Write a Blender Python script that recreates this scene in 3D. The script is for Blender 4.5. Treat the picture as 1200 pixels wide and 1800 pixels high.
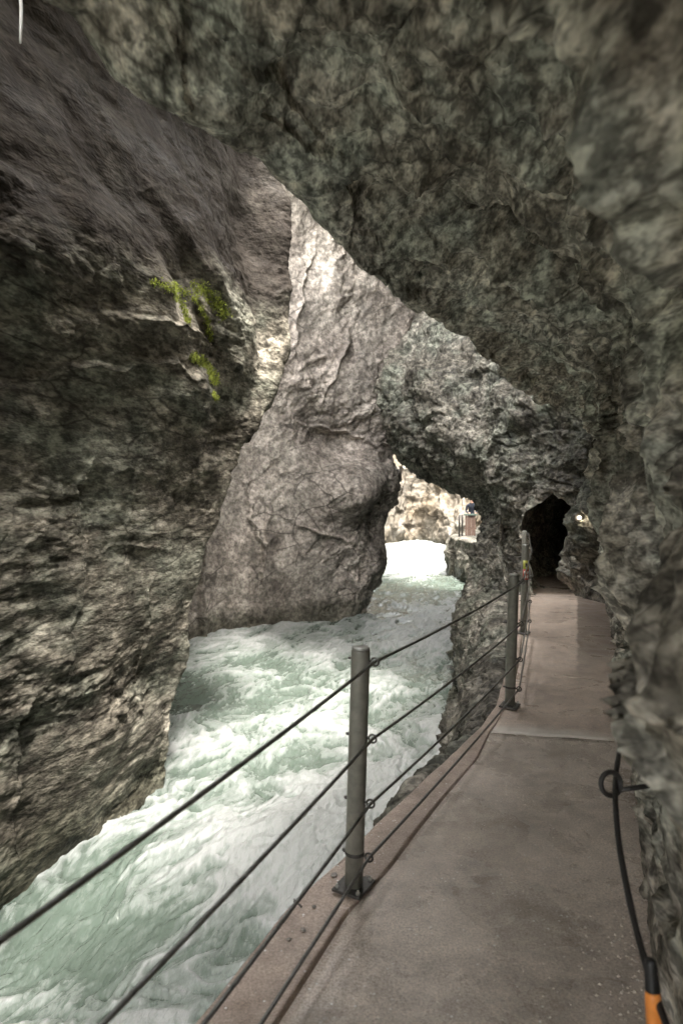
import bpy, bmesh, math, random
import numpy as np
from mathutils import Vector

# ------------------------------------------------------------------ clear
for o in list(bpy.data.objects):
    bpy.data.objects.remove(o)
scene = bpy.context.scene
COL = scene.collection
random.seed(4)
rng = np.random.default_rng(7)

# ------------------------------------------------------------------ camera
CAM_Z = 1.69
cam_d = bpy.data.cameras.new('camera')
cam_d.sensor_fit = 'HORIZONTAL'
cam_d.sensor_width = 24.0
cam_d.lens = 24.0
cam_d.shift_y = -0.04
cam_d.clip_start = 0.02
cam_d.clip_end = 500
cam_d.dof.use_dof = True
cam_d.dof.focus_distance = 6.0
cam_d.dof.aperture_fstop = 2.8
cam_d.dof.aperture_blades = 9
cam = bpy.data.objects.new('camera', cam_d)
cam.location = (0, 0, CAM_Z)
cam.rotation_euler = (math.radians(90), 0, 0)
COL.objects.link(cam)
scene.camera = cam

# ------------------------------------------------------------------ sky, sun, exposure
SUN = Vector((0.16, -0.33, 0.93)).normalized()       # direction towards the sun
world = bpy.data.worlds.new('World')
scene.world = world
world.use_nodes = True
wn = world.node_tree
sky = wn.nodes.new('ShaderNodeTexSky')
sky.sky_type = 'NISHITA'
sky.sun_disc = False
sky.sun_elevation = math.asin(SUN.z)
sky.sun_rotation = math.atan2(SUN.x, SUN.y)
sky.altitude = 800
sky.air_density = 1.0
sky.dust_density = 2.5
sky.ozone_density = 0.6
hs = wn.nodes.new('ShaderNodeHueSaturation')            # thin cloud takes the blue out of the sky
hs.inputs['Saturation'].default_value = 0.22
wn.links.new(sky.outputs[0], hs.inputs['Color'])
tn = wn.nodes.new('ShaderNodeMix'); tn.data_type = 'RGBA'; tn.blend_type = 'MULTIPLY'; tn.inputs[0].default_value = 1.0
tn.inputs[7].default_value = (1.0, 0.955, 0.875, 1)
wn.links.new(hs.outputs[0], tn.inputs[6])
wn.links.new(tn.outputs[2], wn.nodes['Background'].inputs[0])
wn.nodes['Background'].inputs[1].default_value = 0.15
sun_d = bpy.data.lights.new('sun', 'SUN')
sun_d.energy = 0.5
sun_d.angle = math.radians(10.0)
sun_d.color = (1.0, 0.95, 0.88)
sun = bpy.data.objects.new('sun', sun_d)
sun.rotation_euler = SUN.to_track_quat('Z', 'Y').to_euler()
sun.location = (5, 0, 40)
COL.objects.link(sun)
scene.view_settings.view_transform = 'Standard'
scene.view_settings.look = 'None'
scene.view_settings.gamma = 1.0
scene.view_settings.use_curve_mapping = False
scene.view_settings.exposure = 4.85
scene.cycles.use_denoising = True
scene.cycles.use_adaptive_sampling = True
scene.cycles.adaptive_threshold = 0.01
scene.cycles.max_bounces = 6
scene.cycles.diffuse_bounces = 5
scene.cycles.glossy_bounces = 2
scene.cycles.sample_clamp_indirect = 4.0
scene.cycles.caustics_reflective = False
scene.cycles.caustics_refractive = False

WATER_Z = -2.5

def W(px, py, d):
    """a point of the photograph at a given distance, in metres"""
    return ((px - 600.0) / 1200.0 * d, d, CAM_Z - (py - 852.0) / 1200.0 * d)

# ------------------------------------------------------------------ noise (numpy)
def _hash(ix, iy, iz, seed):
    h = (ix.astype(np.uint32) * np.uint32(374761393) + iy.astype(np.uint32) * np.uint32(668265263)
         + iz.astype(np.uint32) * np.uint32(2147483647 - 1013) + np.uint32((seed * 974711 + 12345) & 0xffffffff))
    h = (h ^ (h >> np.uint32(13))) * np.uint32(1274126177)
    h = (h ^ (h >> np.uint32(16))) * np.uint32(2246822519)
    return h ^ (h >> np.uint32(15))

def perlin(p, seed=0):
    x, y, z = p[:, 0], p[:, 1], p[:, 2]
    xf, yf, zf = np.floor(x), np.floor(y), np.floor(z)
    ix, iy, iz = xf.astype(np.int64), yf.astype(np.int64), zf.astype(np.int64)
    fx, fy, fz = (x - xf).astype(np.float32), (y - yf).astype(np.float32), (z - zf).astype(np.float32)
    u, v, w = [f * f * f * (f * (f * 6 - 15) + 10) for f in (fx, fy, fz)]
    out = np.zeros(len(x), np.float32)
    for dx in (0, 1):
        wx = u if dx else 1 - u
        for dy in (0, 1):
            wy = v if dy else 1 - v
            for dz in (0, 1):
                wz = w if dz else 1 - w
                h = _hash(ix + dx, iy + dy, iz + dz, seed)
                gx = (h & np.uint32(1023)).astype(np.float32) / 511.5 - 1
                gy = ((h >> np.uint32(10)) & np.uint32(1023)).astype(np.float32) / 511.5 - 1
                gz = ((h >> np.uint32(20)) & np.uint32(1023)).astype(np.float32) / 511.5 - 1
                out += wx * wy * wz * (gx * (fx - dx) + gy * (fy - dy) + gz * (fz - dz))
    return out * 1.3

def fbm(p, octaves, seed=0, gain=0.5, ridged=False):
    out = np.zeros(len(p), np.float32)
    a, f = 1.0, 1.0
    for k in range(octaves):
        n = perlin(p * f + 17.3 * k, seed + k)
        if ridged:
            n = 1 - 2.2 * np.abs(n)
        out += a * n
        a *= gain
        f *= 2.07
    return out

def worley(p, seed=0):
    """F1, F2, a random value and the offset vector to the nearest point"""
    f = np.floor(p)
    ii = f.astype(np.int64)
    fr = (p - f).astype(np.float32)
    n = len(p)
    F1 = np.full(n, 9.0, np.float32); F2 = F1.copy()
    rid = np.zeros(n, np.uint32)
    off = np.zeros((n, 3), np.float32)
    for dx in (-1, 0, 1):
        for dy in (-1, 0, 1):
            for dz in (-1, 0, 1):
                h = _hash(ii[:, 0] + dx, ii[:, 1] + dy, ii[:, 2] + dz, seed)
                px = dx + (h & np.uint32(1023)).astype(np.float32) / 1023 - fr[:, 0]
                py = dy + ((h >> np.uint32(10)) & np.uint32(1023)).astype(np.float32) / 1023 - fr[:, 1]
                pz = dz + ((h >> np.uint32(20)) & np.uint32(1023)).astype(np.float32) / 1023 - fr[:, 2]
                d = px * px + py * py + pz * pz
                m = d < F1
                F2 = np.where(m, F1, np.minimum(F2, d))
                F1 = np.where(m, d, F1)
                rid = np.where(m, h, rid)
                off[m, 0] = px[m]; off[m, 1] = py[m]; off[m, 2] = pz[m]
    return np.sqrt(F1), np.sqrt(F2), rid, off

def facets(p, seed, step=0.5, tilt=1.0):
    """every cell a tilted plane of its own: broken, blocky rock"""
    F1, F2, rid, off = worley(p, seed)
    h = rid * np.uint32(2654435761)
    h = h ^ (h >> np.uint32(15))
    gx = (h & np.uint32(1023)).astype(np.float32) / 511.5 - 1
    gy = ((h >> np.uint32(10)) & np.uint32(1023)).astype(np.float32) / 511.5 - 1
    gz = ((h >> np.uint32(20)) & np.uint32(1023)).astype(np.float32) / 511.5 - 1
    hv = ((h >> np.uint32(5)) & np.uint32(1023)).astype(np.float32) / 511.5 - 1
    return step * hv + tilt * (gx * off[:, 0] + gy * off[:, 1] + gz * off[:, 2]), F2 - F1

def planes(p, seed, n=6, f=1.0, wob=0.5):
    """a sum of creased slopes in random directions: chiselled, angular rock"""
    r = np.random.default_rng(seed)
    wv = wob*fbm(p*f*0.6, 2, seed+1)
    out = np.zeros(len(p), np.float32)
    for k in range(n):
        v = r.normal(0, 1, 3); v /= np.linalg.norm(v)
        t = (p @ v)*f*r.uniform(.6, 1.5) + wv*r.uniform(.6, 1.4) + r.uniform(0, 9)
        tri = np.abs(t - np.floor(t+.5))*2
        m = sstep(-.25, .35, perlin(p*f*.8 + 5.1*k, seed+20+k))
        out += (tri - .5)*m
    return out / math.sqrt(n)*1.6

def sstep(a, b, x):
    t = np.clip((x - a) / (b - a), 0, 1)
    return t * t * (3 - 2 * t)

# ------------------------------------------------------------------ dense surfaces from rails
def cr_axis(P, counts, axis):
    P = np.moveaxis(np.asarray(P, np.float64), axis, 0)
    n = P.shape[0]
    out = []
    for i in range(n - 1):
        p0 = P[max(i - 1, 0)]; p1 = P[i]; p2 = P[i + 1]; p3 = P[min(i + 2, n - 1)]
        m1 = (p2 - p0) * 0.5; m2 = (p3 - p1) * 0.5
        c = counts[i] if hasattr(counts, '__len__') else counts
        for k in range(c):
            t = k / c
            t2, t3 = t * t, t * t * t
            out.append((2*t3 - 3*t2 + 1) * p1 + (t3 - 2*t2 + t) * m1 + (-2*t3 + 3*t2) * p2 + (t3 - t2) * m2)
    out.append(P[-1])
    return np.moveaxis(np.array(out), 0, axis)

def dense(rails, cv, cu):
    return cr_axis(cr_axis(rails, cv, 0), cu, 1)

def normals(G, flip=False):
    du = np.gradient(G, axis=1); dv = np.gradient(G, axis=0)
    n = np.cross(du, dv)
    n /= np.maximum(np.linalg.norm(n, axis=2, keepdims=True), 1e-9)
    return -n if flip else n

def blur(N, k):
    for ax in (0, 1):
        for _ in range(k):
            N = (np.roll(N, 1, ax) + N + np.roll(N, -1, ax)) / 3
    return N

def grid_mesh(name, G, mat, keep=None, attrs=None, smooth=True):
    nv, nu = G.shape[:2]
    co = G.reshape(-1, 3).astype(np.float32)
    idx = np.arange(nv * nu).reshape(nv, nu)
    q = np.stack([idx[:-1, :-1], idx[:-1, 1:], idx[1:, 1:], idx[1:, :-1]], -1).reshape(-1, 4)
    if keep is not None:
        q = q[keep.reshape(-1)]
    me = bpy.data.meshes.new(name)
    me.vertices.add(len(co)); me.vertices.foreach_set('co', co.ravel())
    me.loops.add(q.size); me.loops.foreach_set('vertex_index', q.astype(np.int32).ravel())
    me.polygons.add(len(q)); me.polygons.foreach_set('loop_start', np.arange(0, q.size, 4, dtype=np.int32))
    me.polygons.foreach_set('loop_total', np.full(len(q), 4, np.int32))
    me.polygons.foreach_set('use_smooth', np.full(len(q), smooth))
    for k, v in (attrs or {}).items():
        a = me.attributes.new(k, 'FLOAT', 'POINT')
        a.data.foreach_set('value', v.reshape(-1).astype(np.float32))
    me.update(calc_edges=True)
    me.materials.append(mat)
    o = bpy.data.objects.new(name, me)
    COL.objects.link(o)
    return o

def structure(o):
    o['kind'] = 'structure'
    return o

# ------------------------------------------------------------------ materials
class NT:
    def __init__(s, name):
        s.m = bpy.data.materials.new(name); s.m.use_nodes = True
        s.t = s.m.node_tree; s.b = s.t.nodes['Principled BSDF']
        s.co = s.n('ShaderNodeTexCoord').outputs['Object']
    def n(s, k): return s.t.nodes.new(k)
    def l(s, a, b): s.t.links.new(a, b)
    def mapping(s, scale, rot=(0, 0, 0)):
        m = s.n('ShaderNodeMapping'); s.l(s.co, m.inputs[0])
        m.inputs['Scale'].default_value = scale; m.inputs['Rotation'].default_value = rot
        return m.outputs[0]
    def noise(s, scale, detail=4, rough=0.55, dist=0.0, vec=None):
        x = s.n('ShaderNodeTexNoise'); s.l(vec or s.co, x.inputs['Vector'])
        x.inputs['Scale'].default_value = scale; x.inputs['Detail'].default_value = detail
        x.inputs['Roughness'].default_value = rough; x.inputs['Distortion'].default_value = dist
        return x.outputs['Fac']
    def ramp(s, fac, stops):
        r = s.n('ShaderNodeValToRGB'); s.l(fac, r.inputs[0])
        e = r.color_ramp.elements
        while len(e) < len(stops): e.new(0.5)
        for k, (p, c) in enumerate(stops):
            e[k].position = p; e[k].color = (*c, 1) if hasattr(c, '__len__') else (c, c, c, 1)
        return r.outputs[0]
    def mix(s, fac, a, b, mode='MIX'):
        m = s.n('ShaderNodeMix'); m.data_type = 'RGBA'; m.blend_type = mode
        for v, i in ((fac, 0), (a, 6), (b, 7)):
            if hasattr(v, 'is_linked'): s.l(v, m.inputs[i])
            elif i == 0: m.inputs[0].default_value = v
            else: m.inputs[i].default_value = (*v, 1)
        return m.outputs[2]
    def math(s, op, a, b=None):
        m = s.n('ShaderNodeMath'); m.operation = op
        for v, i in ((a, 0), (b, 1)):
            if v is None: continue
            if hasattr(v, 'is_linked'): s.l(v, m.inputs[i])
            else: m.inputs[i].default_value = v
        return m.outputs[0]
    def bump(s, h, strength, dist, prev=None):
        b = s.n('ShaderNodeBump'); s.l(h, b.inputs['Height'])
        b.inputs['Strength'].default_value = strength; b.inputs['Distance'].default_value = dist
        if prev is not None: s.l(prev, b.inputs['Normal'])
        return b.outputs[0]

def rock_material(name, dark, mid, light, tint, f=1.0, rough=(0.45, 0.8), bump=0.6, tint_amt=0.5, streak=0.4, bump_d=0.03, top_shade=None, blotch=0.62, speck=0.85, grain=(1, 1, 1)):
    k = NT(name)
    raw = k.co
    k.co = k.mapping(grain)                             # the bedding draws the pattern out along the gorge
    big = k.noise(0.55 * f, 3, 0.6)
    med = k.noise(3.1 * f, 5, 0.68)
    fine = k.noise(15 * f, 2, 0.7)
    s1 = k.math('ADD', k.math('MULTIPLY', big, 0.5), k.math('MULTIPLY', med, 0.5))
    col = k.ramp(s1, [(0.40, dark), (0.50, mid), (0.60, light)])
    vein = k.ramp(k.noise(1.3 * f, 3, 0.65, 0.3), [(0.46, 0.0), (0.62, 1.0)])
    col = k.mix(k.math('MULTIPLY', vein, tint_amt), col, tint)
    st = k.ramp(k.noise(1.0, 3, 0.65, 0.0, k.mapping((1.6 * f, 1.6 * f, 0.22 * f))), [(0.42, 1.0), (0.60, 0.0)])
    col = k.mix(k.math('MULTIPLY', st, streak), col, tuple(c * 0.42 for c in dark))
    bl = k.ramp(k.noise(2.1 * f, 3, 0.7, 0.1), [(0.53, 0.0), (0.62, blotch)])
    col = k.mix(bl, col, tuple(c * 0.5 for c in dark))
    fr = k.ramp(fine, [(0.40, 0.42), (0.5, 1.0), (0.61, 1.55)])
    col = k.mix(speck, col, fr, 'MULTIPLY')
    md = k.ramp(k.noise(6.3 * f, 3, 0.7, 0.0), [(0.41, 0.5), (0.5, 1.0), (0.60, 1.42)])
    col = k.mix(speck, col, md, 'MULTIPLY')
    vo = k.n('ShaderNodeTexVoronoi'); vo.feature = 'DISTANCE_TO_EDGE'; vo.inputs['Scale'].default_value = 1.0   # hairline joints, here and there
    wv = k.n('ShaderNodeTexNoise'); k.l(k.co, wv.inputs['Vector']); wv.inputs['Scale'].default_value = 2.6*f; wv.inputs['Detail'].default_value = 4
    va = k.n('ShaderNodeVectorMath'); va.operation = 'MULTIPLY_ADD'; k.l(wv.outputs['Color'], va.inputs[0]); va.inputs[1].default_value = (0.45, 0.45, 0.45); k.l(k.mapping((1.5*f, 1.5*f, 2.4*f), (.4, .3, 0)), va.inputs[2])
    k.l(va.outputs[0], vo.inputs['Vector'])
    ck = k.math('MULTIPLY', k.ramp(vo.outputs['Distance'], [(0.0, 1.0), (0.035, 0.0)]), k.ramp(k.noise(0.8*f, 2), [(0.47, 0.0), (0.56, 0.8)]))
    col = k.mix(ck, col, tuple(c * 0.3 for c in dark))
    if top_shade:                                            # overhead shade of the closed gorge, painted dark on the high rock
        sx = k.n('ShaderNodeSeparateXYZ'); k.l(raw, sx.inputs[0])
        zz = k.math('ADD', k.math('SUBTRACT', sx.outputs[2], k.math('MULTIPLY', sx.outputs[1], top_shade[2])), k.math('MULTIPLY', k.math('SUBTRACT', k.noise(0.9, 4, 0.65), 0.5), 1.4))
        mr = k.n('ShaderNodeMapRange'); k.l(zz, mr.inputs[0]); mr.inputs[1].default_value = top_shade[0]; mr.inputs[2].default_value = top_shade[1]; mr.inputs[4].default_value = 0.93
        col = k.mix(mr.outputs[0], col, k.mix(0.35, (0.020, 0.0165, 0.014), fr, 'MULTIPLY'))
    r = k.ramp(k.noise(2.2 * f, 2, 0.6), [(0.35, rough[0]), (0.65, rough[1])])
    sw = k.n('ShaderNodeSeparateXYZ'); k.l(raw, sw.inputs[0])         # soaked rock just above the water
    wz = k.math('ADD', sw.outputs[2], k.math('MULTIPLY', k.math('SUBTRACT', k.noise(1.4, 4, 0.6), 0.5), 1.1))
    wm = k.n('ShaderNodeMapRange'); k.l(wz, wm.inputs[0]); wm.inputs[1].default_value = WATER_Z + .85; wm.inputs[2].default_value = WATER_Z + .45; wm.inputs[4].default_value = .85
    col = k.mix(wm.outputs[0], col, k.mix(1.0, col, (.35, .37, .33), 'MULTIPLY'))
    r = k.mix(wm.outputs[0], r, (.22, .22, .22))
    k.l(col, k.b.inputs['Base Color'])
    k.l(r, k.b.inputs['Roughness'])
    k.b.inputs['Specular IOR Level'].default_value = 0.05 if top_shade else 0.16
    b1 = k.bump(k.noise(7 * f, 3, 0.7), bump, bump_d * 2)
    k.l(b1, k.b.inputs['Normal'])
    return k.m

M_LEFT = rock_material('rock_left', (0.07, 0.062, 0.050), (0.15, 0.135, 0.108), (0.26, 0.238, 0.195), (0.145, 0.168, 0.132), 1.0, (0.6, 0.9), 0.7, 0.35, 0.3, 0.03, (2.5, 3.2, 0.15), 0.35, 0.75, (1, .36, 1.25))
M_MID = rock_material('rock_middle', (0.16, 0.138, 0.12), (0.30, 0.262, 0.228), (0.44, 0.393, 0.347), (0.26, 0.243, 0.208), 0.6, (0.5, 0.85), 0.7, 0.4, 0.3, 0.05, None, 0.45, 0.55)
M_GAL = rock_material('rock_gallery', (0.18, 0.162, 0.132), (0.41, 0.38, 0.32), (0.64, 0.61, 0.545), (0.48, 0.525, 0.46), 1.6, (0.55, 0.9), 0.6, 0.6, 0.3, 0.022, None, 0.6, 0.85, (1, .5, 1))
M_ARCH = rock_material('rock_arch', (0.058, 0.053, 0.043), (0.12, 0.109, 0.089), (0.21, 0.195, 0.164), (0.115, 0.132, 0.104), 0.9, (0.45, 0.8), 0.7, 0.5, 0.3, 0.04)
M_FAR = rock_material('rock_far', (0.11, 0.093, 0.07), (0.19, 0.17, 0.14), (0.30, 0.28, 0.25), (0.16, 0.12, 0.075), 0.3, (0.6, 0.9), 0.7, 0.5, 0.25, 0.08, None, 0.3, 0.35)

# ------------------------------------------------------------------ rails shared by path and rock
def table(pts):
    ys = np.array([p[0] for p in pts], float); vs = np.array([p[1] for p in pts], float)
    return lambda y: np.interp(y, ys, vs)

EDGE = table([(-9, -5.0), (0, -1.32), (1, -0.91), (2.14, -0.446), (2.69, -0.224), (3.05, 0.0), (3.54, 0.27), (4.2, 0.66),
              (4.74, 0.97), (5.23, 1.19), (6.5, 1.60), (7.7, 1.95), (9.3, 2.40), (10.9, 2.80), (13.5, 3.25), (17, 4.0)])
WALL = table([(-9, -3.0), (-2, -0.35), (0, 0.36), (1.4, 0.84), (2.14, 1.07), (2.6, 1.22), (3.13, 1.40), (4.07, 1.74), (5.1, 2.13),
              (6.5, 2.60), (8.2, 3.27), (9.75, 3.86), (10.9, 4.4), (12, 4.8)])
MIDW = table([(-9, -3.0), (-2, -0.45), (0, 0.28), (1, 0.60), (2.14, 0.985), (4.07, 1.71), (5.1, 2.08), (8.2, 3.2), (9.75, 3.75), (10.9, 4.3), (12, 4.8)])
LIP = table([(-9, -3.2), (-4, -1.4), (-2.2, -1.2), (-1.2, -2.2), (0, -2.05), (1, -1.62), (2, -0.95), (2.41, -0.74), (2.86, -0.477), (3.51, -0.234), (4.1, 0.0),
             (5.1, 0.425), (6.7, 1.28), (8.4, 2.0), (10.4, 2.86), (12, 3.5)])

# ------------------------------------------------------------------ cliff on the left
def cliff_left():
    noses = [(250,1500,9.2),(285,1395,9.26),(295,1300,9.4),(325,1200,9.6),(335,1110,9.8),(350,1040,10),(385,940,10.2),(400,870,10.3),
             (432,790,10.5),(455,745,10.6),(480,700,10.8),(500,660,10.9),(514,600,11),(510,520,11),(505,430,11),(500,350,11),(490,290,11)]
    ridge = [(300,405),(420,415),(530,446),(620,440),(690,395),(760,352),(850,326),(900,316),(1000,312),(1100,300),(1200,290),(1300,275),(1395,268),(1500,255)]
    rx = table(ridge)
    rows = []
    for (px, py, d) in noses:
        x2, y2, z = W(px, py, d)
        dd = 9.0 + 0.25 * np.clip((z + 2.5) / 6, 0, 1.2)
        pyr = 852 - (z - CAM_Z) / dd * 1200
        x1 = (rx(pyr) - 600) / 1200 * dd
        x1 = min(x1, x2 - 0.04)
        g = np.clip((z - 2.3) / 1.5, 0, 1)
        rc = float(np.clip((z - 3.0) / 3.2, 0, 1))  # unseen back wall leans over the recess, added to shade the buttress
        ln = float(np.clip((z - 3.4) / 3.6, 0, 1.1))
        rows.append([(x1-7.0, -10, z), (x1-2.6+ln*.4, 0, z), (x1-1.5+ln*.3, 4, z), (x1-1.0+ln*.25, 6, z), (x1-0.24+ln*.05, 8.2, z), (x1, dd, z),
                     (x1*(0.6+.2*g)+x2*(0.4-.2*g)-0.12*g, dd*.5+y2*.5+0.25*g, z), (x2, y2, z),
                     (x2-0.5, y2+0.7, z), (-4.4+2.7*rc, 14.0, z), (-5.5+3.0*rc, 17.8, z)])
    # unseen top shaped for the light: a visor shades the wall, then recedes
    base = rows[-1]
    for z, k in ((7.0, 1.0), (7.2, 1.0), (7.6, -4), (8.0, -11.0)):
        sh = [.9*k, .9*k, .9*k, 0.9*k, 0.7*k, 0.2*k, 0.2*k, 0.2*k, 0.2*k, 0.2*k, 0.2*k]
        rows.append([(x + sh[i], y, z) for i, (x, y, _) in enumerate(base)])
    G = dense(rows, [20]+[34]*6+[32]*9+[14,8,8,8], [8, 10, 110, 140, 130, 70, 50, 50, 24, 14])
    N = normals(G, True)
    N = blur(N, 6)
    P = G.reshape(-1, 3)
    n = 0
    w = np.stack([fbm(P*0.9, 2, 3), fbm(P*0.9+9, 2, 5), fbm(P*0.9+21, 2, 8)], -1) * 0.22
    Q = P + w
    d = 0.15 * fbm(Q * np.array([0.45, 0.45, 0.6]), 3, 11)
    rm = 0.12 + 0.88*sstep(-.15, .45, fbm(P*np.array([.7, .5, .8])+4, 3, 15))
    # bedding that dips to the right, scalloped lower wall, smoother flutes higher up
    c, s = math.cos(0.5), math.sin(0.5)
    R = np.stack([P[:, 0], P[:, 1]*c - P[:, 2]*s, P[:, 1]*s + P[:, 2]*c], -1) + w
    hi = sstep(3.2, 4.6, P[:, 2])
    d += 0.07 * fbm(R * np.array([0.6, 0.35, 1.15]), 2, 21, 0.4, True) * (0.25 + 0.75*hi)
    d += 0.05 * hi * planes(R*np.array([1, .5, 1]), 25, 6, 1.1, .3) + 0.012 * hi * facets(R*np.array([5, 2.2, 6]), 27, .5, .9)[0]
    d += 0.042 * fbm(Q * np.array([1.8, .8, 3.2]), 5, 31, 0.6, True) * (1 - 0.5*hi) * rm
    fc, e = facets(Q * np.array([2.0, 1.5, 2.6]) + 3.1, 41, 0.4, 0.9)
    d += 0.042 * fc * (1 - 0.6*hi) * rm
    d += 0.016 * fbm(P * np.array([7, 2.6, 13]), 4, 51, 0.65, True) * (1 - .4*hi) * rm
    d += 0.085 * planes(P*np.array([1, .8, 1.2]), 61, 6, .6) * (1-.4*hi)
    d += 0.016 * facets(P*np.array([5.5, 2.2, 8]) + 1*w, 45, .5, .9)[0] * (1-.5*hi) * rm
    st = P[:, 2]*4.2 + 1.2*fbm(P*np.array([.6, .6, .9]), 3, 47)
    d += 0.022*(np.abs(st-np.floor(st+.5))*2-.5)*sstep(-.2, .4, perlin(P*.8, 49))
    # two long bedding cracks with a lip above each
    for zt, a in ((table([(4, 2.5), (6, 3.1), (7.3, 3.45), (8.2, 3.46), (8.8, 3.25), (9.4, 3.0)]), 0.08), (table([(4, 2.0), (6, 2.62), (6.8, 2.90), (7.9, 3.03), (8.9, 2.92), (9.6, 2.8)]), 0.10)):
        zz = P[:, 2] - (zt(P[:, 1]) + 0.10*fbm(P*np.array([1.6, 1.6, 0.1]), 4, 71))
        d -= a * sstep(9.3, 8.9, P[:, 1]) * np.exp(-(zz/0.022)**2) * sstep(-.5, .1, fbm(P*np.array([.8, .8, .1]), 2, 77))
        d += (0.05 * np.exp(-((zz-0.2)/0.16)**2) - 0.05*sstep(0.0, -0.05, zz)*sstep(-0.8, -0.2, zz)) * sstep(9.3, 8.8, P[:, 1])
    # thinner cracks, some along the bedding and some upright
    for zt, a in ((table([(4, .4), (6.5, .75), (8, .95), (9.5, .85)]), .03), (table([(4, -1.3), (6.5, -.95), (9.5, -1.0)]), .035), (table([(4, 4.1), (6, 4.3), (7.5, 4.9), (9, 5.2)]), .015), (table([(4, 1.4), (7, 1.9), (9.5, 1.7)]), .025)):
        zz = P[:, 2] - (zt(P[:, 1]) + 0.12*fbm(P*np.array([1.9, 1.9, 0.2]), 4, 81))
        d -= (a*np.exp(-(zz/0.016)**2) - .012*np.exp(-((zz+.1)/.07)**2))*sstep(-.2, .15, perlin(P*np.array([.9, .9, .2]), 83))*sstep(9.3, 8.9, P[:, 1])
    for yt, z0, z1 in ((7.2, -.5, 2.2), (8.0, .4, 2.6), (8.55, -1.4, .6), (6.7, -2.2, -.2)):
        yy = P[:, 1] - (yt + .22*fbm(P*np.array([.2, .2, 1.3]), 4, 87))
        d -= .045*np.exp(-(yy/.02)**2)*sstep(z0, z0+.3, P[:, 2])*sstep(z1, z1-.3, P[:, 2])
    # sloping shelf with moss, lit from above
    yy, zz = P[:, 1] - 8.1, P[:, 2] - 4.1
    sh = zz + 0.45*yy
    d += 0.20 * np.exp(-(yy/1.0)**2) * sstep(0.16, -0.05, sh) * sstep(-1.1, -0.2, sh)
    yy, zz = P[:, 1] - 8.8, P[:, 2] - 3.42
    sh = zz + 0.5*yy
    d += 0.2 * np.exp(-(yy/0.5)**2) * sstep(0.1, -0.04, sh) * sstep(-.7, -0.1, sh)
    G2 = G + N * d.reshape(G.shape[:2])[..., None]
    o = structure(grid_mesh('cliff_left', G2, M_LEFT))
    return G2
G_LEFT = cliff_left()

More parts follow.
